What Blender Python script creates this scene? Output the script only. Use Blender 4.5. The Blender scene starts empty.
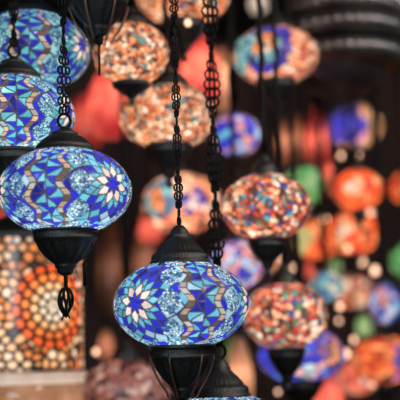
import bpy, bmesh, math, random
import numpy as np
from mathutils import Vector, Matrix, kdtree

PI = math.pi
random.seed(7)
rng = np.random.default_rng(11)
scene = bpy.context.scene
COL = scene.collection

# ------------------------------------------------------------------ camera
LENS, SENSOR = 100.0, 36.0
FPX = 400 * LENS / SENSOR
FOCUS = 1.47
CAM = Vector((0, 0, 1.5))
ROT = (Matrix.Rotation(math.radians(90 + 8), 3, 'X') @ Matrix.Rotation(math.radians(-1.5), 3, 'Z'))
RIGHT, UP, FWD = ROT @ Vector((1, 0, 0)), ROT @ Vector((0, 1, 0)), ROT @ Vector((0, 0, -1))
CEIL = 2.75

def at(px, py, d):
    """A point of the shop that stands d metres deep along the view axis."""
    return CAM + d * (FWD + (px - 200) / FPX * RIGHT + (200 - py) / FPX * UP)

cam_d = bpy.data.cameras.new('camera')
cam = bpy.data.objects.new('camera', cam_d)
COL.objects.link(cam)
cam.matrix_world = Matrix.Translation(CAM) @ ROT.to_4x4()
cam_d.lens, cam_d.sensor_width = LENS, SENSOR
cam_d.dof.use_dof = True
cam_d.dof.focus_distance = FOCUS
cam_d.dof.aperture_fstop = 3.2
cam_d.dof.aperture_blades = 0
scene.camera = cam

# ------------------------------------------------------------------ materials
def new_mat(name):
    m = bpy.data.materials.new(name)
    m.use_nodes = True
    nt = m.node_tree
    nt.nodes.clear()
    out = nt.nodes.new('ShaderNodeOutputMaterial')
    return m, nt, out

def N(nt, kind, **kw):
    n = nt.nodes.new(kind)
    for k, v in kw.items():
        if k in n.inputs:
            n.inputs[k].default_value = v
        else:
            setattr(n, k, v)
    return n

def metal_mat(name, col, rough, metallic=0.8, bump=0.15, scale=60):
    m, nt, out = new_mat(name)
    p = N(nt, 'ShaderNodeBsdfPrincipled')
    p.inputs['Metallic'].default_value = metallic
    tc = N(nt, 'ShaderNodeTexCoord')
    no = N(nt, 'ShaderNodeTexNoise', Scale=scale, Detail=4.0)
    nt.links.new(tc.outputs['Object'], no.inputs['Vector'])
    rp = N(nt, 'ShaderNodeValToRGB')
    rp.color_ramp.elements[0].position = 0.35
    rp.color_ramp.elements[0].color = (*[c * .55 for c in col], 1)
    rp.color_ramp.elements[1].position = 0.75
    rp.color_ramp.elements[1].color = (*[c * 1.5 for c in col], 1)
    nt.links.new(no.outputs['Fac'], rp.inputs['Fac'])
    nt.links.new(rp.outputs['Color'], p.inputs['Base Color'])
    mr = N(nt, 'ShaderNodeMapRange')
    mr.inputs['To Min'].default_value = rough * .8
    mr.inputs['To Max'].default_value = rough * 1.25
    nt.links.new(no.outputs['Fac'], mr.inputs['Value'])
    nt.links.new(mr.outputs['Result'], p.inputs['Roughness'])
    b = N(nt, 'ShaderNodeBump', Strength=bump, Distance=0.02)
    nt.links.new(no.outputs['Fac'], b.inputs['Height'])
    nt.links.new(b.outputs['Normal'], p.inputs['Normal'])
    nt.links.new(p.outputs['BSDF'], out.inputs['Surface'])
    return m

def mosaic_mat(name, trans=0.7, rough=0.18, tilt=0.25, coat=1.0):
    """Translucent glass pieces: colours come from the mesh, light from the bulb behind."""
    m, nt, out = new_mat(name)
    at_ = N(nt, 'ShaderNodeAttribute', attribute_name='tile')
    tl = N(nt, 'ShaderNodeAttribute', attribute_name='tilt')
    tr = N(nt, 'ShaderNodeBsdfTranslucent')
    df = N(nt, 'ShaderNodeBsdfDiffuse')
    nt.links.new(at_.outputs['Color'], tr.inputs['Color'])
    nt.links.new(at_.outputs['Color'], df.inputs['Color'])
    mx = N(nt, 'ShaderNodeMixShader')
    mx.inputs[0].default_value = trans
    nt.links.new(df.outputs[0], mx.inputs[1])
    nt.links.new(tr.outputs[0], mx.inputs[2])
    geo = N(nt, 'ShaderNodeNewGeometry')
    sc = N(nt, 'ShaderNodeVectorMath', operation='SCALE')
    sc.inputs['Scale'].default_value = tilt
    nt.links.new(tl.outputs['Vector'], sc.inputs[0])
    ad = N(nt, 'ShaderNodeVectorMath', operation='ADD')
    nt.links.new(geo.outputs['Normal'], ad.inputs[0])
    nt.links.new(sc.outputs[0], ad.inputs[1])
    nm = N(nt, 'ShaderNodeVectorMath', operation='NORMALIZE')
    nt.links.new(ad.outputs[0], nm.inputs[0])
    gl = N(nt, 'ShaderNodeBsdfGlossy', Roughness=rough)
    nt.links.new(nm.outputs[0], gl.inputs['Normal'])
    fr = N(nt, 'ShaderNodeFresnel', IOR=1.5)
    nt.links.new(nm.outputs[0], fr.inputs['Normal'])
    mul = N(nt, 'ShaderNodeMath', operation='MULTIPLY')
    mul.inputs[1].default_value = coat
    nt.links.new(fr.outputs[0], mul.inputs[0])
    m2 = N(nt, 'ShaderNodeMixShader')
    nt.links.new(mul.outputs[0], m2.inputs[0])
    nt.links.new(mx.outputs[0], m2.inputs[1])
    nt.links.new(gl.outputs[0], m2.inputs[2])
    nt.links.new(m2.outputs[0], out.inputs['Surface'])
    return m

def glass_shade_mat(name, c1, c2, scale=3.0, trans=0.75):
    """Blown coloured glass that lets the bulb shine through."""
    m, nt, out = new_mat(name)
    tc = N(nt, 'ShaderNodeTexCoord')
    no = N(nt, 'ShaderNodeTexNoise', Scale=scale, Detail=3.0)
    nt.links.new(tc.outputs['Object'], no.inputs['Vector'])
    rp = N(nt, 'ShaderNodeValToRGB')
    rp.color_ramp.elements[0].position = .35
    rp.color_ramp.elements[1].position = .65
    rp.color_ramp.elements[0].color = (*c1, 1)
    rp.color_ramp.elements[1].color = (*c2, 1)
    nt.links.new(no.outputs['Fac'], rp.inputs['Fac'])
    tr = N(nt, 'ShaderNodeBsdfTranslucent')
    df = N(nt, 'ShaderNodeBsdfDiffuse')
    gl = N(nt, 'ShaderNodeBsdfGlossy', Roughness=0.15)
    nt.links.new(rp.outputs[0], tr.inputs[0])
    nt.links.new(rp.outputs[0], df.inputs[0])
    mx = N(nt, 'ShaderNodeMixShader')
    mx.inputs[0].default_value = trans
    nt.links.new(df.outputs[0], mx.inputs[1])
    nt.links.new(tr.outputs[0], mx.inputs[2])
    fr = N(nt, 'ShaderNodeFresnel', IOR=1.5)
    m2 = N(nt, 'ShaderNodeMixShader')
    nt.links.new(fr.outputs[0], m2.inputs[0])
    nt.links.new(mx.outputs[0], m2.inputs[1])
    nt.links.new(gl.outputs[0], m2.inputs[2])
    nt.links.new(m2.outputs[0], out.inputs['Surface'])
    return m

def emit_mat(name, col, s):
    m, nt, out = new_mat(name)
    e = N(nt, 'ShaderNodeEmission', Strength=s)
    e.inputs['Color'].default_value = (*col, 1)
    nt.links.new(e.outputs[0], out.inputs['Surface'])
    return m

def wall_mat(name, c1, c2, stretch=(6, 6, .6), rough=.8):
    m, nt, out = new_mat(name)
    p = N(nt, 'ShaderNodeBsdfPrincipled', Roughness=rough)
    tc = N(nt, 'ShaderNodeTexCoord')
    mp = N(nt, 'ShaderNodeMapping')
    mp.inputs['Scale'].default_value = stretch
    no = N(nt, 'ShaderNodeTexNoise', Scale=1.5, Detail=6.0)
    nt.links.new(tc.outputs['Object'], mp.inputs[0])
    nt.links.new(mp.outputs[0], no.inputs['Vector'])
    rp = N(nt, 'ShaderNodeValToRGB')
    rp.color_ramp.elements[0].position = .35
    rp.color_ramp.elements[1].position = .7
    rp.color_ramp.elements[0].color = (*c1, 1)
    rp.color_ramp.elements[1].color = (*c2, 1)
    nt.links.new(no.outputs['Fac'], rp.inputs['Fac'])
    nt.links.new(rp.outputs[0], p.inputs['Base Color'])
    nt.links.new(p.outputs[0], out.inputs['Surface'])
    return m

M_METAL = metal_mat('blackened_bronze', (.050, .056, .055), .38)
M_CHAIN = metal_mat('black_chain_steel', (.008, .009, .009), .55, bump=.05)
M_DARK = metal_mat('dark_hammered_metal', (.16, .155, .15), .34, bump=.6, scale=9)
M_COPPER = metal_mat('worn_copper', (.17, .10, .07), .42)
M_MOSAIC = mosaic_mat('mosaic_glass')
M_MOSAIC_FAR = mosaic_mat('mosaic_glass_speckled', tilt=.4)
M_MOSAIC_DIM = mosaic_mat('mosaic_glass_unlit', trans=.35)
M_GLASS = glass_shade_mat('frosted_white_glass', (.75, .7, .66), (.9, .88, .85), trans=.6)
M_TAN = glass_shade_mat('tan_glass', (.34, .19, .12), (.6, .4, .28), scale=2.0)
M_RED = glass_shade_mat('red_glass', (.42, .02, .035), (.88, .19, .14), scale=11)
M_AMBER = glass_shade_mat('amber_glass', (.45, .17, .09), (.7, .32, .2), scale=3)
M_PEACH = glass_shade_mat('peach_glass', (.78, .34, .19), (.9, .55, .36), scale=2)
M_GREEN = glass_shade_mat('green_glass', (.12, .42, .16), (.45, .72, .38), scale=11)
M_GLOW = emit_mat('highlight_glow_warm', (1, .55, .36), 3.2)  # emission for the added points that imitate blurred highlights
M_GLOW_WHITE = emit_mat('highlight_glow_white', (1, .8, .66), 4.5)
M_WALL = wall_mat('dark_stained_planks', (.020, .014, .013), (.085, .040, .030))
M_CEIL = wall_mat('dark_ceiling_paint', (.012, .012, .013), (.02, .02, .021), (1, 1, 1))
M_FLOOR = wall_mat('dark_floor_tiles', (.04, .035, .03), (.07, .06, .05), (2, 2, 2), .5)

# ------------------------------------------------------------------ mesh helpers
def mesh_from(name, verts, faces, smooth=True):
    me = bpy.data.meshes.new(name)
    me.from_pydata([tuple(v) for v in verts], [], faces)
    if smooth:
        me.polygons.foreach_set('use_smooth', [True] * len(me.polygons))
    me.update()
    return me

def lathe(name, prof, segs=64, flute=()):
    """prof: (r, z) bottom to top or top to bottom; flute: {ring index: (count, amount)}."""
    fl = dict(flute)
    V, F = [], []
    for i, (r, z) in enumerate(prof):
        n, a = fl.get(i, (0, 0))
        for k in range(segs):
            t = 2 * PI * k / segs
            rr = r * (1 + (a * math.cos(n * t) if n else 0))
            V.append((rr * math.cos(t), rr * math.sin(t), z))
    for i in range(len(prof) - 1):
        for k in range(segs):
            k2 = (k + 1) % segs
            F.append((i * segs + k, i * segs + k2, (i + 1) * segs + k2, (i + 1) * segs + k))
    me = mesh_from(name, V, F)
    bm = bmesh.new()
    bm.from_mesh(me)
    bmesh.ops.recalc_face_normals(bm, faces=bm.faces)
    bm.to_mesh(me)
    bm.free()
    return me

def tubes(name, paths, sides=6):
    """paths: list of (points, radius or radii, closed); swept round tubes in one mesh."""
    V, F = [], []
    for pts, rad, closed in paths:
        P = [Vector(p) for p in pts]
        n = len(P)
        rr = [rad] * n if not isinstance(rad, (list, tuple)) else rad
        base = len(V)
        up = None
        for i in range(n):
            a = P[i - 1] if (i > 0 or closed) else P[i]
            b = P[(i + 1) % n] if (i < n - 1 or closed) else P[i]
            t = (b - a).normalized()
            if up is None:
                ref = Vector((0, 1, 0)) if abs(t.y) < .9 else Vector((1, 0, 0))
                up = (ref - t * ref.dot(t)).normalized()
            else:
                up = (up - t * up.dot(t)).normalized()
            sd = t.cross(up)
            for k in range(sides):
                q = 2 * PI * k / sides
                V.append(P[i] + rr[i] * (math.cos(q) * up + math.sin(q) * sd))
        for i in range(n if closed else n - 1):
            j = (i + 1) % n
            for k in range(sides):
                k2 = (k + 1) % sides
                F.append((base + i * sides + k, base + i * sides + k2, base + j * sides + k2, base + j * sides + k))
        if not closed:
            F.append(tuple(base + k for k in range(sides))[::-1])
            F.append(tuple(base + (n - 1) * sides + k for k in range(sides)))
    return mesh_from(name, V, F)

def oval(cx, cz, hw, hh, n=14, y=0, pt=1.0):
    out = []
    for k in range(n):
        t = 2 * PI * k / n
        c, s = math.cos(t), math.sin(t)
        out.append((cx + hw * math.copysign(abs(c) ** pt, c), y, cz + hh * s))
    return out

def obj(name, me, m, parent=None, loc=(0, 0, 0), rotz=0, scale=None):
    o = bpy.data.objects.new(name, me)
    COL.objects.link(o)
    if m is not None and not me.materials:
        me.materials.append(m)
    o.location = loc
    o.rotation_euler = (0, 0, rotz)
    if scale:
        o.scale = scale
    if parent:
        o.parent = parent
    return o

def thing(name, label, cat, loc, group=None, scale=1.0, rotz=0):
    o = bpy.data.objects.new(name, None)
    COL.objects.link(o)
    o.location = loc
    o.scale = (scale,) * 3
    o.rotation_euler = (0, 0, rotz)
    o.empty_display_size = .05
    o['label'], o['category'] = label, cat
    if group:
        o['group'] = group
    return o

def bulb(parent, z, power, col=(1, .82, .66), r=.02):
    ld = bpy.data.lights.new('bulb', 'POINT')
    ld.energy, ld.color, ld.shadow_soft_size = power, col, r
    o = bpy.data.objects.new('bulb', ld)
    COL.objects.link(o)
    o.parent = parent
    o.location = (0, 0, z)
    return o

# ------------------------------------------------------------------ mosaic patterns
def h(*a):
    x = np.zeros_like(np.asarray(a[0], float))
    for k, v in enumerate(a):
        x = x + np.asarray(v, float) * (12.9898, 78.233, 37.719, 4.581)[k]
    s = np.sin(x) * 43758.5453
    return s - np.floor(s)

def grid(asp, nu, nv, cut=.45):
    """The flattened globe in units of its radius: phi, arc length from the equator, points."""
    t0 = math.asin(cut)
    th = np.linspace(t0, PI - t0, nv + 1)
    ph = np.arange(nu) * 2 * PI / nu
    T, P = np.meshgrid(th, ph, indexing='ij')
    fine = np.linspace(0, PI, 2001)
    ds = np.sqrt(np.cos(fine) ** 2 + (asp * np.sin(fine)) ** 2)
    arc = np.concatenate([[0], np.cumsum((ds[1:] + ds[:-1]) / 2 * (fine[1] - fine[0]))])
    arc = arc - np.interp(PI / 2, fine, arc)
    S = -np.interp(T, fine, arc)
    X = np.stack([np.sin(T) * np.sin(P), -np.sin(T) * np.cos(P), asp * np.cos(T)], -1)
    return T.ravel(), P.ravel(), S.ravel(), X.reshape(-1, 3)

def grid_mesh(name, X, nu, nv, colr, tilt):
    F = []
    for i in range(nv):
        a, b = i * nu, (i + 1) * nu
        for k in range(nu):
            k2 = (k + 1) % nu
            F.append((a + k, b + k, b + k2, a + k2))
    me = mesh_from(name, X, F)
    ca = me.color_attributes.new('tile', 'FLOAT_COLOR', 'POINT')
    c4 = np.ones((len(X), 4), np.float32)
    c4[:, :3] = colr
    ca.data.foreach_set('color', c4.ravel())
    ta = me.attributes.new('tilt', 'FLOAT_VECTOR', 'POINT')
    ta.data.foreach_set('vector', np.asarray(tilt, np.float32).ravel())
    return me

def nearest(X, seeds):
    kd = kdtree.KDTree(len(seeds))
    for i, s in enumerate(seeds):
        kd.insert(s, i)
    kd.balance()
    idx = np.zeros(len(X), int)
    e = np.zeros(len(X))
    for i, p in enumerate(X):
        r = kd.find_n(p, 2)
        idx[i] = r[0][1]
        e[i] = r[1][2] - r[0][2]
    return idx, e

def blue_globe(name, pal, nu=600, nv=230, asp=.67, seed=0):
    """Three star medallions between bands of triangles, lines of small square tiles and bead clusters."""
    T, P, S, X = grid(asp, nu, nv)
    n = len(P)
    deg = np.degrees(P)
    u = (deg + 60) % 120 - 60                      # from the nearest medallion
    med = np.floor((deg + 60) / 120) % 3
    b = 60 - np.abs(u)                             # from the nearest band of triangles
    side = np.sign(u)
    sinT = np.sin(T)
    px = sinT * np.radians(u)
    col = np.zeros((n, 3))
    tid = np.zeros(n)
    edge = np.zeros(n)
    A = lambda k: np.array(pal[k])
    # medallion: diamond lattice in polar coordinates
    r = np.hypot(px, S)
    al = np.arctan2(S, px)
    def lattice(np_, q, wr):
        pc = al * np_ / (2 * PI) + .25
        a_, b_ = pc + q * .5, pc - q * .5
        ia, ib = np.floor(a_), np.floor(b_)
        fa, fb = a_ - ia, b_ - ib
        ed = np.minimum(np.minimum(fa, 1 - fa), np.minimum(fb, 1 - fb))
        return ia - ib, ia % np_, ed * np.minimum(r * 2 * PI / np_, wr) * .8
    q1 = np.interp(r, [0, .078, .172, .315, 1.5], [0, 0, 1, 2, 12])
    ring, iam, edge = lattice(8, q1, .16)
    edge = np.maximum(edge, (.085 - r) * .6)
    q2 = np.interp(r, [0, .24, .42, .57, 1.6], [0, 1.5, 3.1, 4.5, 13])
    ring2, iam2, edge2 = lattice(16, q2, .15)
    out_ = ring >= 2
    edge = np.where(out_, np.minimum(edge2, np.where(ring == 2, edge + .004, 1)), edge)
    iam = np.where(out_, iam2, iam)
    ring = np.where(out_, np.maximum(ring2, 2), ring)
    tid = h(iam, ring, med) + ring
    rnd = h(iam, ring, med + seed)
    rc = np.zeros((n, 3))
    for k in range(0, 16):
        s = ring == k
        if k <= 0: c = A('blue')
        elif k == 1: c = A('white')
        elif k == 2: c = A('cyan')
        elif k == 3: c = A('blue')
        elif k == 4: c = A('deep')
        else: c = A('blue')
        rc[s] = c
    sw = (ring >= 4) & (rnd > .86)
    rc[sw] = A('light')
    sw = (ring >= 4) & (rnd > .3) & (rnd < .42)
    rc[sw] = A('deep')
    sw = (ring >= 3) & (rnd < .2)
    rc[sw] = A('cyan')
    col[:] = rc
    # blue star in the middle of the flower: narrow points
    # bead clusters beside the tile lines
    cb, sp = 29.0, .43
    krow = np.round((S) / sp)
    dz = S - krow * sp
    dx = np.radians(b - cb) * sinT
    cl = ((np.abs(dx) / .165) ** 1.4 + (np.abs(dz) / .195) ** 1.4) < 1
    cl |= (np.abs(S) > .66) & (b > 18) & (h(np.floor(deg / 9), np.floor(S * 7)) > .25) & (r > .55)
    # wavy line of square tiles
    wav = 14.6 + 3.6 * np.cos(S / sp * 2 * PI) * -1
    lw = 3.1
    ln = np.abs(b - wav) < lw
    tri = b <= wav - lw
    cl &= ~(ln | tri)
    # triangles
    hh = .155
    wv = wav - lw
    t = np.where(side > 0, -b, b) / wv
    col2 = np.floor(t + 1)
    tx = t + 1 - col2
    off = np.where(col2 == 0, 0, .5)
    ty = S / hh + off
    row = np.floor(ty)
    fy = ty - row
    flip = (row + col2) % 2 == 0
    xx = np.where(flip, tx, 1 - tx)
    up = fy > xx
    e1 = np.abs(fy - xx) * .7
    e2 = np.minimum(np.minimum(tx, 1 - tx), np.minimum(fy, 1 - fy))
    te = np.minimum(e1, e2) * hh
    rt = h(row, col2, med * 3 + up + side * 0)
    tc = np.where((up ^ (h(row, col2, med) > .8))[:, None], A('blue'), A('cyan'))
    tc = np.where((rt > .78)[:, None] & ~up[:, None], A('light'), tc)
    tc = np.where((rt < .16)[:, None], A('deep'), tc)
    col[tri] = tc[tri]
    edge[tri] = te[tri]
    tid[tri] = (rt * 7 + row + 40)[tri]
    # line tiles
    ls = .098
    lrow = np.floor(S / ls)
    lf = S / ls - lrow
    le = np.minimum(np.minimum(lf, 1 - lf) * ls, (lw - np.abs(b - wav)) / 57.3 * 1.0)
    rl = h(lrow, side + 3, med)
    lc = np.where((rl > .5)[:, None], A('mirror'), np.where((rl > .2)[:, None], A('brown'), A('dark')))
    col[ln] = lc[ln]
    edge[ln] = le[ln]
    tid[ln] = (rl * 9 + lrow + 80)[ln]
    # grout
    g = .0095
    gm = np.clip((edge - g * .55) / (g * .8), 0, 1)[:, None]
    v = (.78 + .44 * h(tid, ring * 0 + seed))[:, None]
    fine = (.82 + .36 * h(np.floor(P * 90), np.floor(S * 90)))[:, None]
    col = A('grout') * fine * (1 - gm) + col * v * fine * gm
    # beads
    ids = np.where(cl)[0]
    sd = rng.normal(size=(7000, 3))
    sd /= np.linalg.norm(sd, axis=1)[:, None]
    sd *= np.array([1, 1, asp])
    idx, e = nearest(X[ids], sd)
    pick = rng.random(7000)
    bc = np.where((pick > .55)[:, None], A('bead'), np.where((pick > .25)[:, None], A('light'), np.where((pick > .1)[:, None], A('cyan'), A('blue'))))
    k = np.clip((e - .006) / .008, 0, 1)[:, None]
    col[ids] = bc[idx] * k + A('grout2') * (1 - k)
    tid[ids] = pick[idx] * 13
    tilt = np.stack([h(tid, tid * 0 + 1) - .5, h(tid, tid * 0 + 2) - .5, h(tid, tid * 0 + 3) - .5], -1) * 2
    # tiles stand a hair proud of the grout
    nrm = X / np.linalg.norm(X, axis=1)[:, None]
    X2 = X - nrm * (.008 * (1 - gm))
    return grid_mesh(name, X2, nu, nv, col, tilt)

PAL_BLUE = dict(blue=(.022, .032, .56), deep=(.016, .018, .28), cyan=(.12, .46, .66), light=(.34, .58, .78),
                white=(.80, .70, .66), mirror=(.42, .42, .40), brown=(.46, .33, .24), dark=(.13, .09, .075),
                grout=(.055, .06, .07), bead=(.58, .82, .93), grout2=(.04, .11, .20))
PAL_TEAL = dict(PAL_BLUE, cyan=(.11, .48, .62), light=(.30, .66, .72), brown=(.55, .38, .27), bead=(.50, .84, .84))

# palettes for the speckled globes: (weight, colour)
ORANGE = [(6, (.90, .36, .17)), (5, (.95, .62, .42)), (4, (.95, .82, .70)), (3, (.62, .17, .07)), (1, (.30, .10, .06)),
          (.8, (.10, .28, .30)), (.5, (.09, .09, .22)), (2, (.98, .92, .88))]
MULTI = [(5, (.86, .25, .14)), (3.4, (.55, .06, .05)), (1.8, (.95, .74, .62)), (2, (.95, .92, .90)), (1.8, (.10, .04, .05)), (2, (.05, .10, .42)),
         (1.6, (.09, .42, .52)), (1, (.08, .25, .12)), (2, (.22, .08, .07)), (2, (.93, .52, .33))]
PEACH = [(5, (.92, .42, .26)), (3, (.95, .66, .52)), (2, (.75, .2, .14)), (1, (.95, .88, .82)), (1, (.35, .12, .10))]
BLUES = [(5, (.05, .06, .55)), (3, (.09, .22, .65)), (2, (.35, .62, .85)), (2, (.85, .8, .9)), (1, (.5, .12, .4)), (1, (.85, .4, .3))]
PINKBLUE = [(3, (.88, .38, .34)), (2, (.55, .2, .45)), (3, (.06, .07, .6)), (2, (.8, .62, .75)), (2, (.4, .65, .9)), (1, (.95, .9, .95))]
REDOR = [(6, (.88, .12, .04)), (4, (.92, .22, .07)), (1.4, (.95, .42, .2)), (1.4, (.55, .05, .03)), (.3, (.95, .8, .6))]
GREENOR = [(5, (.10, .46, .18)), (2, (.35, .7, .4)), (2, (.85, .3, .12)), (1, (.9, .85, .6))]
TEALS = [(4, (.08, .35, .55)), (3, (.05, .12, .5)), (3, (.25, .6, .68)), (1, (.8, .9, .95)), (1, (.8, .35, .2))]
DIM = [(4, (.34, .15, .13)), (3, (.5, .28, .24)), (2, (.62, .46, .42)), (3, (.10, .05, .06)), (.5, (.85, .7, .6))]

def speckle_globe(name, pal, cells, asp=.72, nu=220, nv=90, flowers=(), gw=.02, seed=1, cut=.45):
    """Crackled mosaic of odd pieces; flowers: (deg, height, radius, ring colours from the middle out)."""
    rg = np.random.default_rng(seed)
    T, P, S, X = grid(asp, nu, nv, cut)
    sd = rg.normal(size=(cells, 3))
    sd /= np.linalg.norm(sd, axis=1)[:, None]
    sd *= np.array([1, 1, asp])
    w = np.array([p[0] for p in pal])
    cc = np.array([p[1] for p in pal])[rg.choice(len(pal), cells, p=w / w.sum())]
    cc = cc * (.8 + .4 * rg.random((cells, 1)))
    for (fd, fz, fr, rings) in flowers:
        c = np.array([math.sin(math.radians(fd)), -math.cos(math.radians(fd)), 0]) * math.sqrt(max(0, 1 - (fz / asp) ** 2))
        c[2] = fz
        d = np.linalg.norm(sd - c, axis=1) / fr
        for i in range(cells):
            if d[i] < 1:
                cc[i] = np.array(rings[min(len(rings) - 1, int(d[i] * len(rings)))]) * (.85 + .3 * rg.random())
    idx, e = nearest(X, sd)
    k = np.clip((e - gw * .4) / gw, 0, 1)[:, None]
    col = cc[idx] * k + np.array((.05, .03, .03)) * (1 - k)
    tl = (rg.random((cells, 3)) - .5) * 2
    return grid_mesh(name, X, nu, nv, col, tl[idx])

# ------------------------------------------------------------------ lantern hardware (units: globe radius = 1)
U = 1 / 67
def prof(pts, zs=1.0):
    return [(max(r, .01) * U, z * U * zs) for r, z in pts]

CAP_P = [(27, -2), (30, -1.5), (31, 0), (30.8, 2), (29.3, 3), (28.6, 4), (28.4, 6), (28, 7.4), (26.6, 8.2), (25.8, 10),
         (22.5, 13), (18.5, 15.8), (15.5, 17.4), (13.4, 18.4), (13.9, 19.6), (13.2, 20.8), (10.6, 21.8), (8, 23), (6, 24.6), (5.2, 26.5), (0, 27)]
ME_CAP = lathe('cap', prof(CAP_P), 168, {5: (56, .018), 6: (56, .02), 7: (56, .015), 10: (28, .02), 11: (28, .02)})
CAP_T = [(27, -2), (29.5, -1.5), (30.5, 0), (30.2, 2), (28.6, 3.2), (28, 5), (27.6, 8), (26, 10), (24.2, 11), (22.2, 14), (18, 18.6), (14, 22.6),
         (11.5, 25.4), (10.4, 27), (10.8, 28.2), (9.6, 29.4), (8.6, 33), (6.4, 36), (4.4, 38), (0, 38.4)]
ME_CAP_TALL = lathe('cap', prof(CAP_T), 168, {5: (56, .018), 6: (56, .02), 7: (56, .015), 9: (28, .02), 10: (28, .02)})
CUP_P = [(27, 2), (30.5, 1.8), (32, .8), (32.8, -.8), (32.5, -2.4), (31.3, -3.2), (31, -4), (31.2, -6), (30.8, -8), (31.4, -8.8), (31.2, -10.2),
         (29.3, -11.6), (27.4, -15), (24.4, -20), (20.6, -25), (16.4, -29.6), (12.6, -32.8), (10.4, -34.6), (10.8, -36), (10, -37.4),
         (8.4, -39), (8.2, -42), (6, -43.6), (4.6, -45), (0, -45.2)]
CUPF = {6: (64, .016), 7: (64, .02), 8: (64, .016), 12: (14, .03), 13: (14, .04), 14: (14, .04), 15: (14, .03)}
ME_CUP = lathe('cup', prof(CUP_P), 192, CUPF)
ME_CUP_DEEP = lathe('cup', prof(CUP_P, 1.18), 192, CUPF)
ME_CAP_FAR = lathe('cap', prof(CAP_P), 48)
ME_CUP_FAR = lathe('cup', prof(CUP_P, 1.0), 48)
ME_RING = tubes('hanging_ring', [(oval(0, 6.6 * U, 6.4 * U, 7.2 * U, 24), 1.5 * U, True)], 8)
# a flat ornamental link: a middle eye with a pointed loop on each side
ME_LINK = tubes('chain_link', [(oval(0, 0, 2.6 * U, 5.6 * U, 14), 1.25 * U, True),
                               (oval(-5.0 * U, 0, 3.0 * U, 4.8 * U, 12, pt=1.9), 1.2 * U, True),
                               (oval(5.0 * U, 0, 3.0 * U, 4.8 * U, 12, pt=1.9), 1.2 * U, True)], 6)
ME_LINK_PLAIN = tubes('chain_link', [(oval(0, 0, 3.0 * U, 5.8 * U, 14, pt=.9), 1.15 * U, True)], 6)
ME_LINK_SMALL = tubes('chain_link', [(oval(0, 0, 2.2 * U, 5.8 * U, 14), 1.2 * U, True),
                                     (oval(3.3 * U, 0, 2.0 * U, 4.4 * U, 12, pt=1.4), 1.15 * U, True),
                                     (oval(-3.3 * U, 0, 2.0 * U, 4.4 * U, 12, pt=1.4), 1.15 * U, True)], 6)
# side scrolls soldered to the bowl
def arm_path(s, a):
    pts = [(31, -9), (30.6, -14), (28.6, -20), (25.4, -27), (21.6, -34), (18, -39), (15.4, -43), (14.6, -46), (13.4, -47.5), (11.6, -46.6)]
    return [((x * U + .004) * math.cos(a), (x * U + .004) * math.sin(a), z * U * s) for x, z in pts]
ME_ARM = tubes('scroll_arm', [(arm_path(1.0, 0), 1.1 * U, False)], 8)

def ornament_mesh():
    """Leaf-shaped cage of bent wire below the cup."""
    paths = [([(0, 0, 0), (0, 0, -7 * U), (0, 0, -13 * U)], 2.2 * U, False)]
    for k in range(4):
        a = k * PI / 4 + .3
        pts = []
        for i in range(13):
            t = i / 12
            w = 7.4 * max(0.0, math.sin(PI * t ** .8)) ** .7 * U
            pts.append((w * math.cos(a + t * .9), w * math.sin(a + t * .9), (-12 - 29 * t) * U))
        for i in range(12, -1, -1):
            t = i / 12
            w = -6.8 * max(0.0, math.sin(PI * t ** .8)) ** .7 * U
            pts.append((w * math.cos(a + t * .9), w * math.sin(a + t * .9), (-12 - 27 * t) * U))
        paths.append((pts, 1.4 * U, False))
    paths.append(([(1.5 * U, 0, -38 * U), (4 * U, 0, -43 * U)], .9 * U, False))
    paths.append(([(-1.5 * U, 0, -38 * U), (-4.4 * U, 0, -44 * U)], .9 * U, False))
    return tubes('wire_ornament', paths, 6)
ME_ORN = ornament_mesh()
ME_SWITCH = tubes('side_hook', [([(27 * U, 0, -12 * U), (27.5 * U, 0, -22 * U), (24.5 * U, 0, -30 * U), (20 * U, 0, -33 * U), (17 * U, 0, -36 * U)], .9 * U, False),
                                ([(20 * U, 0, -33 * U), (19.4 * U, 0, -39 * U), (19.4 * U, 0, -56 * U)], 2.0 * U, False),
                                ([(21 * U, 0, -62 * U), (26 * U, 0, -57 * U)], .5 * U, False)], 8)
ME_STEM = lathe('finial', prof([(0, 0), (5, -.1), (5, -4), (4.2, -6), (4.6, -7), (2.4, -8.4), (1.4, -10), (1.3, -42), (0, -42.4)]), 24)
ME_FIN_FAR = lathe('finial', prof([(0, 0), (5, -.2), (4, -4), (6, -8), (3, -13), (0, -15)]), 24)

def chain_links(root, z0, R, me, pitch, twist, w=1.0, phase=0.0, alt=False):
    """Links one above the other up to the ceiling, slowly turning."""
    top = (CEIL - root.location.z) / R
    n = int((top - z0) / (pitch * U))
    sc = (top - z0) / (n * pitch * U)
    first = None
    for k in range(n):
        a = phase + twist * k + (PI / 2 * (k % 2) if alt else 0)
        z = z0 + (k + .5) * pitch * U * sc
        if first is None:
            first = obj('chain_link', me, M_CHAIN, root, (0, 0, z), a, (w, w, w))
        else:
            c = first.copy()
            COL.objects.link(c)
            c.location = (0, 0, z)
            c.rotation_euler = (0, 0, a)

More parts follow.
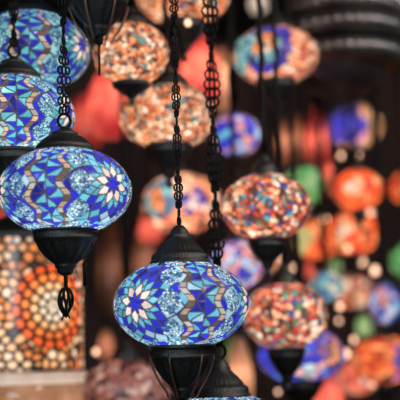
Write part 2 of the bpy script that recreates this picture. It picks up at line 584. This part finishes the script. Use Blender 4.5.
def lantern(px, py, rpx, d, label, globe, rot, power, cap=ME_CAP, cup=ME_CUP, asp=.67, chain=None, ornament=None,
            group='sharp blue mosaic lanterns in front', arms=0, hook=False, ring=True, col=(1, .9, .82)):
    R = rpx * d / FPX
    zr = .893 * asp
    c = at(px, py, d)
    root = thing('mosaic_lantern', label, 'lantern', c, group, R)
    obj('mosaic_globe', globe, M_MOSAIC, root, rotz=rot)
    obj('cap', cap, M_METAL, root, (0, 0, zr))
    cu = obj('cup', cup, M_METAL, root, (0, 0, -zr))
    zs = 1.18 if cup is ME_CUP_DEEP else 1.0
    for k in range(arms):
        a = 2 * PI * k / arms - 1.95
        obj('scroll_arm', ME_ARM, M_COPPER, root, (0, 0, -zr), a, (1, 1, 1.06))
    captop = zr + (38.4 if cap is ME_CAP_TALL else 27) * U
    zc = captop
    if ring:
        obj('hanging_ring', ME_RING, M_CHAIN, root, (0, 0, captop - .5 * U), .25)
        zc = captop + 12 * U
    if chain:
        chain_links(root, zc, R, *chain)
    zb = -zr - 45.2 * U * zs
    if ornament is not None:
        obj('wire_ornament' if ornament is ME_ORN else 'finial', ornament, M_CHAIN, root, (0, 0, zb + .5 * U))
    if hook:
        obj('side_hook', ME_SWITCH, M_CHAIN, root, (0, 0, -zr), -.15)
    bulb(root, 0, power, col, .3 * R)
    return root

# ------------------------------------------------------------------ the setting
def box(name, x0, x1, y0, y1, z0, z1, m):
    bm = bmesh.new()
    bmesh.ops.create_cube(bm, size=1)
    for v in bm.verts:
        v.co = Vector(((v.co.x + .5) * (x1 - x0), (v.co.y + .5) * (y1 - y0), (v.co.z + .5) * (z1 - z0)))
    me = bpy.data.meshes.new(name)
    bm.to_mesh(me)
    bm.free()
    o = obj(name, me, m, None, (x0, y0, z0))
    o['kind'] = 'structure'
    return o

box('floor', -2, 2, -1.5, 4.4, -.1, 0, M_FLOOR)
box('ceiling', -2, 2, -1.5, 4.4, CEIL, CEIL + .1, M_CEIL)
box('wall_back', -2, 2, 4.3, 4.4, 0, CEIL, M_WALL)
box('wall_left', -2.1, -2, -1.5, 4.4, 0, CEIL, M_WALL)
box('wall_right', 2, 2.1, -1.5, 4.4, 0, CEIL, M_WALL)

# ------------------------------------------------------------------ foreground lanterns
G_BLUE = blue_globe('mosaic_globe', PAL_BLUE, seed=1)
G_TEAL = blue_globe('mosaic_globe', PAL_TEAL, seed=5)
D2R = math.radians
FANCY = (ME_LINK, 9.6, .4)
PW = .58
lantern(65, 191.5, 67, 1.45, 'sharp round blue mosaic lantern at left with wire leaf ornament under its cup', G_BLUE, D2R(51), PW, asp=.65,
        ornament=ME_ORN, chain=(ME_LINK, 10.2, .3, .85, -.6), arms=0, hook=True)
lantern(181, 304.5, 68, 1.47, 'sharp round blue mosaic lantern low in the centre with copper scrolls on its deep cup', G_BLUE, D2R(-39), PW,
        cap=ME_CAP_TALL, cup=ME_CUP_DEEP, chain=(ME_LINK_SMALL, 8.4, .55, .8, 1.2), arms=6, ring=False)
lantern(14, 116, 61, 1.59, 'blue and teal mosaic lantern cut by the left edge, directly above the wire leaf lantern', G_TEAL, D2R(-48), PW,
        chain=(ME_LINK_SMALL, 8.6, .5, 1.0, .8))
lantern(30, 52, 60, 1.72, 'blue and teal mosaic lantern in the top left corner showing its star medallion', G_TEAL, D2R(68), PW * .85,
        chain=(ME_LINK_SMALL, 8.6, .5, 1.0, 2.0))
lantern(98, -39, 62, 1.64, 'dark bowl and thin pendant rod of a lantern hanging in from the top edge', G_TEAL, D2R(20), PW,
        ornament=ME_STEM, chain=FANCY, arms=6)
lantern(222, 437, 67, 1.6, 'lantern at the bottom edge showing only dark cap, ring and blue mosaic rim', G_BLUE, D2R(10), PW, cap=ME_CAP_TALL,
        chain=(ME_LINK, 9.8, .4, 1.05, 1.9))

# ------------------------------------------------------------------ lanterns further back
def far_lantern(px, py, rx, ry, d, label, pal, cells, power, flowers=(), rot=0, mat=None, col=(1, .78, .6), group='mosaic lanterns hanging further back', seed=1, gw=.02, capw=1.0, cupw=1.0, cuph=1.0):
    R = rx * d / FPX
    asp = ry / rx
    cut = .45 if asp < .75 else .30
    if asp >= .75:
        capw, cupw = capw * .7, cupw * .72
    zr = math.sqrt(1 - cut * cut) * asp
    root = thing('mosaic_lantern', label, 'lantern', at(px, py, d), group, R)
    g = speckle_globe('mosaic_globe', pal, cells, asp, flowers=flowers, seed=seed, gw=gw, cut=cut)
    obj('mosaic_globe', g, mat or M_MOSAIC_FAR, root, rotz=D2R(rot))
    obj('cap', ME_CAP_FAR, M_METAL, root, (0, 0, zr), 0, (capw, capw, 1.2))
    obj('cup', ME_CUP_FAR, M_METAL, root, (0, 0, -zr), 0, (cupw, cupw, cuph))
    obj('finial', ME_FIN_FAR, M_METAL, root, (0, 0, -zr - 44.5 * U * cuph))
    z0 = zr + 26.5 * U * 1.2
    top = (CEIL - root.location.z) / R
    rw = .004 / R
    nb = 40
    pts = []
    for i in range(nb + 1):
        z = z0 + (top - z0) * i / nb
        pts.append((.5 * rw * math.sin(i * 1.9), .5 * rw * math.cos(i * 1.9), z))
    obj('hanging_chain', tubes('hanging_chain', [(pts, [rw * (1 + .35 * (i % 2)) for i in range(nb + 1)], False)], 8), M_CHAIN, root)
    if power:
        bulb(root, 0, power * (R / .085) ** 2, col, .3 * R)
    return root

OR_, CY, WH, BL, PK = (.92, .36, .16), (.2, .62, .8), (.95, .9, .88), (.04, .05, .58), (.8, .3, .4)
P2 = .56
far_lantern(131, 54, 38, 32, 1.82, 'orange and cream crackle mosaic lantern right of the top left star lantern', ORANGE, 900, P2 * 1, seed=2, cupw=1.5, cuph=.6, capw=1.4)
far_lantern(183, -6, 47, 33, 2.15, 'orange crackle mosaic lantern cut by the top edge, above the red pendants', ORANGE, 700, P2 * 1, seed=3)
far_lantern(168, 117, 49, 33, 1.95, 'orange crackle mosaic lantern hanging behind the two thin chains in the centre', ORANGE, 1100, P2 * 1.1, seed=4)
far_lantern(266, 207, 45, 34, 1.86, 'multicoloured speckled mosaic lantern right of centre, with a dark cup', MULTI, 1150, P2 * 1.25, seed=5, cupw=1.25)
far_lantern(285, 316, 43, 34, 1.99, 'multicoloured speckled mosaic lantern right of the low blue lantern', MULTI, 1150, P2 * 1.2, seed=6, cupw=1.3, cuph=1.2)
far_lantern(275, 56, 43, 29, 2.25, 'salmon mosaic lantern with a blue and cyan flower, beside the tiered metal lamp', PEACH, 520, P2 * 0.95, seed=7,
            flowers=[(-18, .02, .66, [WH, OR_, CY, BL, BL]), (-75, 0, .5, [OR_, CY, CY])])
far_lantern(236, 135, 24, 22, 2.39, 'small pink and blue mosaic lantern behind the ornamental centre chain', PINKBLUE, 160, P2 * 0.75, col=(.92, .92, 1), seed=8,
            flowers=[(-30, -.1, .55, [WH, CY, BL, BL])])
far_lantern(182, 204, 40, 31, 2.45, 'salmon mosaic lantern with a blue ringed orange flower, behind the low blue lantern chain', PEACH, 330, P2 * 1, seed=9,
            flowers=[(-38, .04, .52, [OR_, OR_, CY, (.1, .25, .5)]), (14, -.1, .34, [WH, (.75, .55, .85), BL])])
far_lantern(236, 265, 28, 25, 2.29, 'pink and blue mosaic lantern tucked between the low blue lantern and the speckled one', PINKBLUE, 240, P2 * 0.75, col=(.92, .92, 1), seed=10)
far_lantern(305, 186, 22, 20, 2.99, 'green mosaic lantern partly behind the right end of the speckled lantern', GREENOR, 60, P2 * 0.8, seed=11,
            flowers=[(10, .05, .75, [(.3, .62, .35), (.14, .5, .2)])])
far_lantern(358, 190, 25, 21, 2.64, 'red orange mosaic lantern below the blue and amber one', REDOR, 120, P2 * 1, seed=12,
            flowers=[(-18, -.05, .36, [WH, (.95, .6, .4)])])
far_lantern(353, 233, 27, 22, 2.9, 'red orange mosaic lantern with a pale spot, lower of two alike', REDOR, 130, P2 * 1, seed=13,
            flowers=[(-28, .05, .36, [WH, (.95, .6, .4)])])
far_lantern(355, 127, 27, 22, 3.25, 'half blue, half amber mosaic lantern under the tiered metal lamp', [(1, (.9, .42, .16)), (.6, (.95, .6, .3))], 110, P2 * 1, col=(.92, .92, 1), seed=14,
            flowers=[(-38, .05, .85, [BL, (.1, .1, .6), (.08, .06, .5)]), (8, -.45, .3, [(.8, .3, .8), PK])])
far_lantern(316, 240, 22, 21, 3.1, 'plain orange mosaic lantern with a pale green patch, below the green one', REDOR, 60, P2 * 0.9, seed=15,
            flowers=[(-55, -.1, .5, [(.9, .88, .55), (.5, .6, .3)])])
far_lantern(327, 287, 17, 15, 2.66, 'small teal mosaic lantern above the cobalt one', TEALS, 90, P2 * 0.75, seed=16, flowers=[(20, -.2, .4, [WH, CY])])  # white and cyan patch paints a highlight into the tile colours
far_lantern(354, 292, 19, 17, 3.27, 'small peach mosaic lantern right of the teal one', PEACH, 50, P2 * 0.75, seed=17)
far_lantern(385, 304, 16, 21, 2.65, 'tall cobalt mosaic lantern with an orange eye near the right edge', BLUES, 120, P2 * 0.7, col=(.92, .92, 1), seed=18,
            flowers=[(-16, .18, .5, [OR_, OR_, (.7, .3, .3)]), (10, -.5, .45, [WH, CY])])
far_lantern(301, 355, 44, 28, 2.25, 'cobalt mosaic lantern with an orange flower, behind the lower speckled lantern cup', BLUES[:2], 300, P2 * 0.95, col=(.92, .92, 1), seed=19,
            flowers=[(46, .05, .40, [OR_, OR_, (.3, .12, .3)]), (4, -.36, .32, [WH, (.6, .75, .7), (.8, .4, .35)])])
far_lantern(384, 360, 32, 24, 2.75, 'orange and blue mosaic lantern at the lower right edge', REDOR[1:4], 130, P2 * 0.85, seed=20,
            flowers=[(42, -.05, .6, [BL, BL, (.1, .1, .6)])])
far_lantern(357, 378, 20, 17, 3.05, 'salmon mosaic lantern with a cyan spot, lowest at right', [(3, (.85, .25, .18)), (2, (.9, .42, .36)), (1, (.6, .1, .1))], 70, P2 * 0.8, seed=21,
            flowers=[(14, .1, .45, [WH, CY, (.3, .4, .6)])])
far_lantern(126, 392, 44, 34, 2.2, 'dim dusty pink mosaic lantern below the low blue lantern at left', DIM, 420, .5, mat=M_MOSAIC_DIM, seed=22,
            col=(1, .7, .6))
far_lantern(402, 188, 14, 16, 3.08, 'orange mosaic lantern just showing at the right edge', REDOR, 50, P2 * 0.8, seed=23)
far_lantern(406, 262, 16, 18, 3.0, 'green mosaic lantern just showing at the right edge', GREENOR[:2], 50, P2 * 0.6, seed=24)

# ------------------------------------------------------------------ cylinder lantern at lower left
def cylinder_lantern():
    d = 2.06
    R = 60 * d / FPX
    c = at(23, 305, d)
    root = thing('cylinder_lantern', 'tall glass cylinder lantern with an orange bead flower, behind the wire leaf ornament', 'lantern', c, None, R)
    nu, nv = 420, 200
    z0, z1 = -1.13, 1.1
    ph = np.arange(nu) * 2 * PI / nu
    zz = np.linspace(z1, z0, nv + 1)
    Z, P = np.meshgrid(zz, ph, indexing='ij')
    Z, P = Z.ravel(), P.ravel()
    X = np.stack([np.sin(P), -np.cos(P), Z], -1)
    rg = np.random.default_rng(5)
    s_ = []
    bz = .13
    for i in range(int((z1 - z0) / bz) + 1):
        m = int(2 * PI / .17)
        for k in range(m):
            a = (k + .5 * (i % 2) + rg.uniform(-.34, .34)) * 2 * PI / m
            s_.append((math.sin(a), -math.cos(a), z1 - i * bz + rg.uniform(-.045, .045)))
    sd = np.array(s_)
    cc = np.array([(.92, .55, .30), (.95, .72, .50), (.85, .32, .10), (.95, .85, .72), (.40, .16, .07), (.04, .03, .03)])[
        rg.choice(6, len(sd), p=[.26, .19, .2, .12, .13, .10])]
    idx, e = nearest(X, sd)
    k = np.clip((e - .035) / .03, 0, 1)[:, None]
    col = cc[idx] * k + np.array((.02, .014, .012)) * (1 - k)
    # flowers of ringed beads
    for f0 in (38, 158, 278):
        u = np.radians((np.degrees(P) - f0 + 180) % 360 - 180)
        r = np.hypot(u, Z + .07)
        al = np.arctan2(Z + .07, u)
        rings = [(0, .13, 5, (.92, .92, .84)), (.13, .26, 9, (.84, .88, .80)), (.26, .40, 13, (.95, .62, .36)), (.40, .54, 17, (.92, .27, .07)), (.54, .68, 19, (.86, .14, .035))]
        for (ra, rb, n, c0) in rings:
            m = (r >= ra) & (r < rb)
            q = (r - ra) / (rb - ra)
            w = al * n / (2 * PI) + .3 * ra * 10
            f = w - np.floor(w)
            ee = np.minimum(np.minimum(q, 1 - q) * 1.3, np.minimum(f, 1 - f) * 1.2)
            kk = np.clip((ee - .16) / .16, 0, 1)[:, None]
            cb = np.array(c0) * (.8 + .4 * h(np.floor(w), np.full_like(w, n)))[:, None]
            cf = cb * kk + np.array((.02, .012, .01)) * (1 - kk)
            col[m] = cf[m]
    me = grid_mesh('mosaic_cylinder', X, nu, nv, col, np.zeros_like(X))
    obj('mosaic_cylinder', me, M_MOSAIC, root)
    obj('glass_rim', lathe('glass_rim', [(.9, .03), (1.0, .035), (1.05, .01), (1.06, -.03), (1.03, -.07), (1.0, -.1), (1.04, -.13), (1.0, -.17), (.9, -.17)], 96),
        M_GLASS, root, (0, 0, z0))
    obj('glass_base', lathe('glass_base', [(.96, 0), (1.0, -.05), (1.0, -.25), (.95, -.6), (.8, -.9), (.5, -1.05), (0.01, -1.1)], 96), M_TAN, root, (0, 0, z0 - .16))
    obj('cap', lathe('cap', [(1.02, -.06), (1.04, 0), (1.0, .06), (.8, .2), (.4, .35), (.12, .45), (.1, .6), (.01, .62)], 64), M_METAL, root, (0, 0, z1))
    top = (CEIL - c.z) / R
    obj('hanging_chain', tubes('hanging_chain', [([(0, 0, z1 + .6), (0, 0, (z1 + top) / 2), (0, 0, top)], .03, False)], 8), M_CHAIN, root)
    bulb(root, .1, 1.2, (1, .78, .6), .03)
    bulb(root, -1.25, .55, (1, .78, .6), .03)
cylinder_lantern()

# ------------------------------------------------------------------ red and amber glass pendants far back
def pendant(px, py, hw, hh, d, label, m, power, kind=0, group='glass pendant lamps hanging far back', col=(1, .8, .65)):
    k = d / FPX
    root = thing('glass_pendant_lamp', label, 'lamp', at(px, py, d), group)
    n = 26
    pr = []
    for i in range(n + 1):
        t = PI * i / n
        r = max(0.0, math.sin(t)) ** (.8 if kind == 0 else .45)
        if kind == 0:
            r *= (1 + .25 * math.cos(t + PI))
        pr.append((max(r, .03) * hw * k, math.cos(t) * hh * k))
    obj('glass_shade', lathe('glass_shade', pr, 48), m, root)
    obj('cap', lathe('cap', [(.32 * hw * k, -.06 * hh * k), (.36 * hw * k, .02 * hh * k), (.2 * hw * k, .14 * hh * k), (.08 * hw * k, .2 * hh * k), (.001, .21 * hh * k)], 32),
        M_METAL, root, (0, 0, .97 * hh * k))
    top = CEIL - root.location.z
    obj('hanging_chain', tubes('hanging_chain', [([(0, 0, 1.15 * hh * k), (0, 0, top * .6), (0, 0, top)], .003, False)], 8), M_CHAIN, root)
    bulb(root, 0, power * .2, col, .02)
    return root
pendant(112, 102, 26, 38, 2.75, 'large red glass pendant lamp behind the upper left lanterns', M_RED, 2.3)
pendant(86, 122, 18, 30, 3.15, 'dark red glass pendant lamp lower left of the large red one', M_RED, .7)
pendant(198, 72, 23, 40, 2.75, 'tall red glass pendant lamp between the two centre chains', M_RED, 2.4)
pendant(222, 80, 11, 34, 3.0, 'slim orange glass pendant lamp right of the ornamental centre chain', M_PEACH, .7)
pendant(316, 140, 11, 36, 3.2, 'slim red glass pendant lamp left of the blue and amber lantern', M_RED, 1.0)
pendant(283, 142, 7, 24, 3.3, 'slim amber glass pendant lamp above the speckled lantern, left of a pair', M_AMBER, .32)
pendant(297, 138, 8, 24, 3.4, 'slim amber glass pendant lamp above the speckled lantern, right of a pair', M_AMBER, .25)
pendant(240, 374, 13, 38, 2.6, 'peach glass pendant lamp below the lower speckled lantern, at left', M_PEACH, .4)
pendant(328, 398, 16, 28, 2.7, 'red glass pendant lamp at the bottom edge under the cobalt lantern', M_RED, .7)
pendant(145, 262, 12, 44, 3.3, 'dim amber glass pendant lamp behind the gap between the sharp blue lanterns', M_AMBER, .2)
pendant(112, 268, 14, 50, 3.4, 'dim amber glass pendant lamp just right of the left sharp lantern cup', M_AMBER, .16)
pendant(106, 345, 8, 16, 3.0, 'small dim red glass pendant lamp above the dusty pink lantern', M_AMBER, .22)

pendant(150, 228, 12, 16, 3.05, 'small red glass pendant lamp left of the ringed flower lantern cup', M_RED, .5)
pendant(8, 226, 22, 26, 3.4, 'dark red glass pendant lamp peeping out at left above the cylinder lantern', M_RED, .7)
pendant(279, 272, 6, 13, 3.0, 'small orange glass pendant lamp between the speckled lanterns, nearer the low blue lantern', M_PEACH, .2)
pendant(313, 268, 7, 13, 3.35, 'small red glass pendant lamp just above the teal lantern', M_RED, .3)
pendant(130, 292, 8, 14, 3.2, 'small amber glass pendant lamp left of the low blue lantern', M_AMBER, .16)
pendant(326, 172, 8, 22, 3.45, 'slim red glass pendant lamp between the green and red orange lanterns', M_RED, .4)
pendant(258, 2, 9, 12, 3.3, 'added frosted glass pendant for a pale patch of background at the top edge above the blue flower lantern', M_GLASS, .35, 0, (.9, .95, 1))  # made-up lamp standing in for a pale patch of background
pendant(403, 2, 15, 20, 3.3, 'added frosted glass pendant for the pale lit wall in the top right corner', M_GLASS, .7, 0, (.9, .95, 1))  # made-up lamp standing in for the pale lit wall
pendant(336, 266, 6, 9, 3.5, 'small green glass pendant lamp above the peach lantern', M_GREEN, .14)
pendant(364, 326, 8, 11, 3.4, 'small green glass pendant lamp between peach and lower right lanterns', M_GREEN, .25)
pendant(232, 352, 7, 18, 3.3, 'dim green glass pendant lamp right of the low blue lantern cup', M_GREEN, .1)

# ------------------------------------------------------------------ tiered metal lamp, upper right
def tiered_lamp():
    d = 2.5
    k = d / FPX
    root = thing('tiered_metal_lamp', 'large dark hammered metal lamp of stacked round tiers at upper right', 'lamp', at(338, 42, d))
    tiers = [(26, 62, 10), (4, 66, 11), (-20, 62, 11)]
    for (z, r, hgt) in tiers:
        pr = []
        for i in range(15):
            t = -PI / 2 + PI * i / 14
            pr.append(((r - hgt + hgt * math.cos(t) * 1.4) * k, (hgt * math.sin(t)) * k))
        obj('tier', lathe('tier', [(.3 * r * k, -hgt * k)] + pr + [(.3 * r * k, hgt * k)], 120, {i: (40, .04) for i in range(3, 13)}), M_DARK, root, (0, 0, z * k))
    obj('bowl', lathe('bowl', [(52 * k, -28 * k), (46 * k, -36 * k), (34 * k, -46 * k), (20 * k, -52 * k), (9 * k, -56 * k), (6 * k, -64 * k), (.0005, -66 * k)], 96), M_DARK, root)
    top = CEIL - root.location.z
    obj('stem', tubes('stem', [([(0, 0, -30 * k), (0, 0, 40 * k), (0, 0, top)], .012, False)], 12), M_DARK, root)
tiered_lamp()

# ------------------------------------------------------------------ glowing dots on cords, added to imitate blurred highlights (bokeh points)
ME_GLOBE = lathe('glow_ball', [(.0002, -.0075), (.003, -.007), (.006, -.0045), (.0075, 0), (.006, .0045), (.004, .008), (.003, .010)], 20)
ME_SOCK = lathe('socket', [(.0032, .009), (.0045, .010), (.0045, .020), (.002, .024), (.0005, .0245)], 16)
def highlight_point(px, py, d, label, m, s=1.0):
    root = thing('highlight_glow', label, 'highlight', at(px, py, d), 'added glow points for highlights between the lanterns', s)
    obj('glow_ball', ME_GLOBE, m, root)
    obj('socket', ME_SOCK, M_CHAIN, root)
    top = (CEIL - root.location.z) / s
    obj('cord', tubes('cord', [([(0, 0, .022), (.001, 0, top * .5), (0, 0, top)], .0012, False)], 6), M_CHAIN, root)
HIGHLIGHTS = [
    (341, 156, 3.0, 'added glow point for a highlight under the blue and amber lantern, left of two', 0, .8),
    (358, 155, 2.99, 'added glow point for a highlight under the blue and amber lantern, right of two', 0, .8),
    (325, 219, 2.8, 'added white glow point for a highlight between the green and lower red orange lanterns', 1, 1.1),
    (371, 213, 3.0, 'added white glow point for a highlight right of the two red orange lanterns', 1, 1.1),
    (379, 246, 3.1, 'added white glow point for a highlight high in the gap at the right edge', 1, 1.0),
    (375, 271, 2.95, 'added white glow point for a highlight above the tall cobalt lantern', 1, 1.3),
    (362, 262, 3.1, 'added glow point for a highlight upper left of the tall cobalt lantern', 0, 1.2),
    (348, 249, 2.81, 'added glow point for a highlight under the lower red orange lantern', 0, .8),
    (338, 296, 2.7, 'added white glow point for a highlight under the teal lantern', 1, 1.1),
    (340, 307, 2.72, 'added white glow point for a highlight under the peach lantern at left', 1, .9),
    (339, 321, 2.94, 'added glow point for a highlight above the right end of the cobalt flower lantern', 0, .7),
    (354, 340, 2.94, 'added glow point for a highlight right of the cobalt flower lantern, upper of two', 0, .9),
    (346, 354, 2.79, 'added glow point for a highlight right of the cobalt flower lantern, lower of two', 0, 1.2),
    (278, 392, 2.7, 'added glow point for a highlight under the lower speckled lantern cup', 0, .6),
    (262, 241, 2.4, 'added glow point for a highlight seen by the cup of the upper speckled lantern', 0, .5),
    (294, 268, 2.8, 'added glow point for a highlight between the two speckled lanterns', 0, .8),
    (280, 258, 2.9, 'added glow point for a highlight left of the one between the speckled lanterns', 0, .8),
    (255, 140, 2.47, 'added white glow point for a highlight right of the pink and blue lantern', 1, .6),
    (188, 23, 2.0, 'added white glow point for a highlight by the cup of the top edge orange lantern', 1, .7),
    (372, 385, 2.92, 'added glow point for a highlight at the lower right corner', 0, .7),
    (96, 352, 2.57, 'added glow point for a highlight above the dusty pink lantern', 0, .8),
]
for (px, py, d, lb, w, s) in HIGHLIGHTS:
    highlight_point(px, py, d, lb, M_GLOW_WHITE if w else M_GLOW, s)

# ------------------------------------------------------------------ light of the place, with added fill lights
w = bpy.data.worlds.new('world')
scene.world = w
w.use_nodes = True
bg = w.node_tree.nodes['Background']
bg.inputs['Color'].default_value = (.75, .88, 1.0, 1)
bg.inputs['Strength'].default_value = .38

def area(name, loc, target, size, power, col):
    ld = bpy.data.lights.new(name, 'AREA')
    ld.energy, ld.color, ld.size = power, col, size
    o = bpy.data.objects.new(name, ld)
    COL.objects.link(o)
    o.location = loc
    o.rotation_euler = (Vector(target) - Vector(loc)).to_track_quat('-Z', 'Y').to_euler()
area('doorway_daylight', (-.9, -1.3, 2.2), (0, 1.6, 1.7), 1.2, 34, (.82, .92, 1))
area('tier_fill_light', (1.25, 1.5, 2.55), (.35, 2.4, 2.0), .3, 9, (.9, .93, 1))  # unseen fill, added to brighten the tiered metal lamp
area('wall_fill_warm', (.9, .6, 2.65), (.1, 3.2, 1.6), .5, 24, (1, .62, .45))  # unseen warm fill, added so the back wall turns reddish brown

scene.view_settings.view_transform = 'Standard'
scene.view_settings.look = 'None'
scene.view_settings.exposure = 0
scene.view_settings.gamma = 1
scene.view_settings.use_curve_mapping = False
scene.cycles.use_denoising = True
scene.cycles.max_bounces = 6
scene.cycles.diffuse_bounces = 3
scene.cycles.transmission_bounces = 3
scene.cycles.caustics_reflective = False
scene.cycles.caustics_refractive = False
